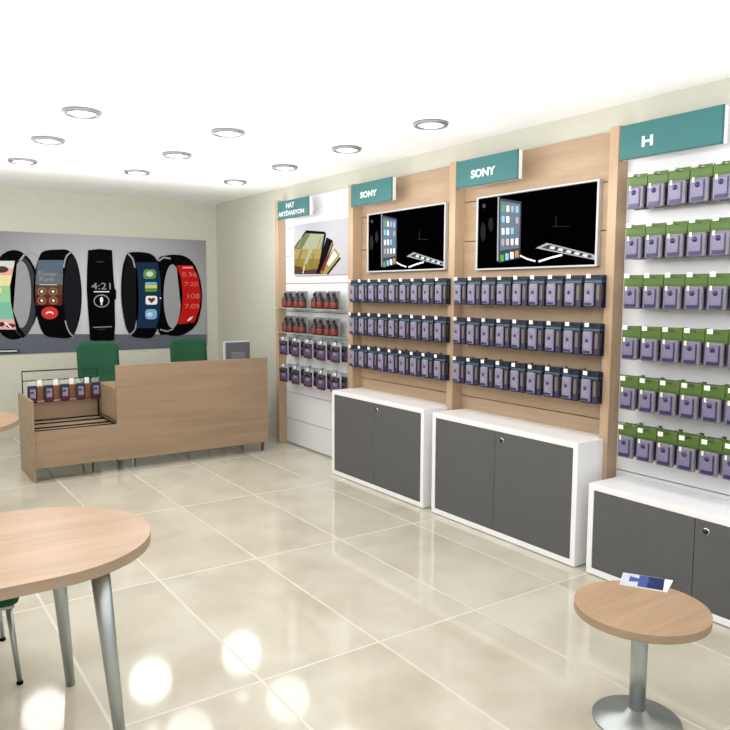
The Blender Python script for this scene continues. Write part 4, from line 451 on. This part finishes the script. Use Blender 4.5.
# ------------------------------------------------------------------ chairs
def make_chair():
    t = thing('green_chair', (0, 0, 0), '', 'chair', 'green upholstered chairs')
    # backrest faces -Y (towards the counter); local origin on the floor under the seat
    b = MB(); bm = bmesh.new(); NX, NZ = 10, 14; g0 = []; g1 = []
    for side, g in ((0, g0), (1, g1)):
        for j in range(NZ+1):
            v = j/NZ; z = .50+v*.60; row = []
            hw = .178+.03*min(1, max(0, (v-.3)/.12)) - .012*max(0, (v-.85)/.15)**2*4*.5
            for i in range(NX+1):
                u = i/NX*2-1
                zz = z - (.035*abs(u)**6 if v > .9 else 0)*((v-.9)/.1 if v > .9 else 0)
                y = .20+.07*v+.03*(1-u*u) + (.045 if side else 0)*(1-.75*abs(u)**8)*(1-.8*max(0, (v-.9)/.1)**2) - (.012 if .36 < v < .46 else 0)*(0 if side else -1)
                row.append(bm.verts.new((u*hw, y, zz)))
            g.append(row)
    for g, fl in ((g0, 0), (g1, 1)):
        for j in range(NZ):
            for i in range(NX):
                q = (g[j][i], g[j][i+1], g[j+1][i+1], g[j+1][i]); bm.faces.new(q[::-1] if fl else q)
    def rim(g): return [g[0][i] for i in range(NX+1)]+[g[j][NX] for j in range(1, NZ+1)]+[g[NZ][i] for i in range(NX-1, -1, -1)]+[g[j][0] for j in range(NZ-1, 0, -1)]
    A, B = rim(g0), rim(g1)
    for i in range(len(A)): bm.faces.new((A[i], A[(i+1) % len(A)], B[(i+1) % len(A)], B[i])[::-1])
    bmesh.ops.recalc_face_normals(bm, faces=bm.faces[:]); b._merge(bm, 'green_fabric', True); b.build('backrest', t, origin=(0, 0, 0))
    MB().box(-.22, .22, -.22, .22, .42, .49, 'green_fabric', .028, 3).build('seat', t)
    MB().box(-.2, .2, -.2, .2, .40, .42, 'satin_metal', .004).build('seat_frame', t)
    for sx in (-1, 1):
        MB().tube([(sx*.15, .2, .40), (sx*.15, .235, .46), (sx*.15, .285, .62)], .010, 'satin_metal').build('back_bracket', t)
        MB().tube([(sx*.18, -.18, .41), (sx*.205, -.215, .012)], .013, 'satin_metal', r1=.010).lathe((sx*.205, -.215, 0), [(.013, 0), (.013, .014)], 'black', 10).build('leg', t)
        MB().tube([(sx*.18, .18, .41), (sx*.205, .235, .012)], .013, 'satin_metal', r1=.010).lathe((sx*.205, .235, 0), [(.013, 0), (.013, .014)], 'black', 10).build('leg', t)
    return t
ch = make_chair(); ch.location = (1.935, 7.37, 0); ch['label'] = 'green chair behind the counter, left one, next to the wire rack'
c2 = copy_tree(ch); c2.location = (2.90, 7.37, 0); c2['label'] = 'green chair behind the counter, right one, nearer the monitor'
c3 = copy_tree(ch); c3.location = (.235, 3.34, 0); c3['label'] = 'green chair at the far side of the oval table, at left edge'
c3.scale = (1, 1, .79)
# ------------------------------------------------------------------ tables
def stadium(cx0, cx1, cy, r, n=20):
    return [(cx1+r*math.cos(PI*(k/n-.5)), cy+r*math.sin(PI*(k/n-.5))) for k in range(n+1)]+[(cx0-r*math.cos(PI*(k/n-.5)), cy-r*math.sin(PI*(k/n-.5))) for k in range(n+1)]
def circle(cx, cy, r, n=56): return [(cx+r*math.cos(2*PI*k/n), cy+r*math.sin(2*PI*k/n)) for k in range(n)]
tb = thing('oval_table', (-.2, 2.69, 0), 'light wood table with rounded end in the left foreground', 'table')
MB().prism(stadium(-1.0, .435, 2.702, .405), .693, .73, 'wood_table', 'wood_edge').build('tabletop', tb)
MB().box(-.95, .50, 2.50, 2.53, .645, .6925, 'dark_wood').box(-.95, .50, 2.85, 2.88, .645, .6925, 'dark_wood').build('under_frame', tb)
for x, y in ((.60, 2.44), (.56, 2.97), (-1.1, 2.43), (-1.1, 2.95)):
    sx = 1 if x > 0 else -1; sy = 1 if y > 2.69 else -1
    MB().tube([(x, y, .6925), (x+.05*sx, y+.03*sy, 0)], .032, 'satin_metal', 20, r1=.018).build('leg', tb)
rt = thing('round_table', (.22, 5.54, 0), 'round light wood table at left edge beyond the oval table', 'table')
MB().prism(circle(.2205, 5.5405, .621), .695, .73, 'wood_table', 'wood_edge').build('tabletop', rt)
MB().tube([(.22, 5.54, .03), (.22, 5.54, .695)], .04, 'satin_metal', 20).build('column', rt)
MB().lathe((.22, 5.54, 0), [(.28, 0), (.28, .012), (.06, .03), (.045, .05)], 'satin_metal', 36).build('base', rt)
# leaflet on a round table whose far rim lies just under the photograph's edge

B0 = Vector((2.525, 1.775)); u = Vector((.5, -.866)).normalized(); v = Vector((-.866, -.5)).normalized()
cc = B0+u*.095+v*(.06+.24)
r2 = thing('side_table', (cc.x, cc.y, 0), 'small low round wood table at the bottom right under the blue leaflet', 'table')
MB().prism(circle(cc.x, cc.y, .24), .42, .4495, 'wood_table', 'wood_edge').build('tabletop', r2)
MB().tube([(cc.x, cc.y, .03), (cc.x, cc.y, .42)], .03, 'satin_metal', 20).build('column', r2)
MB().lathe((cc.x, cc.y, 0), [(.16, 0), (.16, .01), (.05, .025), (.03, .05)], 'satin_metal', 36).build('base', r2)
lf = thing('leaflet', (B0.x, B0.y, .45), 'blue and white leaflet overhanging the rim of the bottom right table', 'leaflet')
def q(a, b): p = B0+u*a+v*b; return (p.x, p.y)
MB().prism([q(0, 0), q(.19, 0), q(.175, .13), q(0, .13)], .45, .4545, 'white').build('pages', lf)
mb = MB()
for a0, a1, m_ in ((.001, .065, 'leaflet_pale'), (.065, .10, 'leaflet_blue'), (.10, .16, 'leaflet_navy')):
    mb.face([(*q(a0, .002), .4548), (*q(a0, .128), .4548), (*q(a1, .128), .4548), (*q(a1, .002), .4548)], m_)
mb.face([(*q(.03, .03), .455), (*q(.03, .09), .455), (*q(.13, .06), .455)], 'leaflet_blue'); mb.build('cover_print', lf)
# ------------------------------------------------------------------ light and camera
w = bpy.data.worlds.new('World'); bpy.context.scene.world = w; w.use_nodes = True
w.node_tree.nodes['Background'].inputs[0].default_value = (.96, .98, 1, 1); w.node_tree.nodes['Background'].inputs[1].default_value = WORLD
cam = bpy.data.cameras.new('Camera'); co = bpy.data.objects.new('Camera', cam); C.objects.link(co); bpy.context.scene.camera = co
f_px = 723.05; cam.sensor_width = 36; cam.sensor_height = 36; cam.lens = 36*f_px/730; cam.clip_start = .05
th, ya, ro = math.radians(5.67), math.radians(34.565), math.radians(.24)
Fv = Vector((math.sin(ya)*math.cos(th), math.cos(ya)*math.cos(th), -math.sin(th))); Rv = Vector((math.cos(ya), -math.sin(ya), 0)); Uv = Rv.cross(Fv)
R2 = Rv*math.cos(ro)+Uv*math.sin(ro); U2 = -Rv*math.sin(ro)+Uv*math.cos(ro)
M = Matrix((R2, U2, -Fv)).transposed().to_4x4(); M.translation = (0, 0, EYE); co.matrix_world = M
sc = bpy.context.scene; sc.view_settings.view_transform = 'Standard'; sc.view_settings.look = 'None'; sc.view_settings.gamma = 1; sc.view_settings.use_curve_mapping = False
sc.view_settings.exposure = EXPOSURE
for o in list(bpy.data.objects):
    if '_o' in o.keys(): del o['_o']
    if 'label' in o.keys() and not o['label']: del o['label']
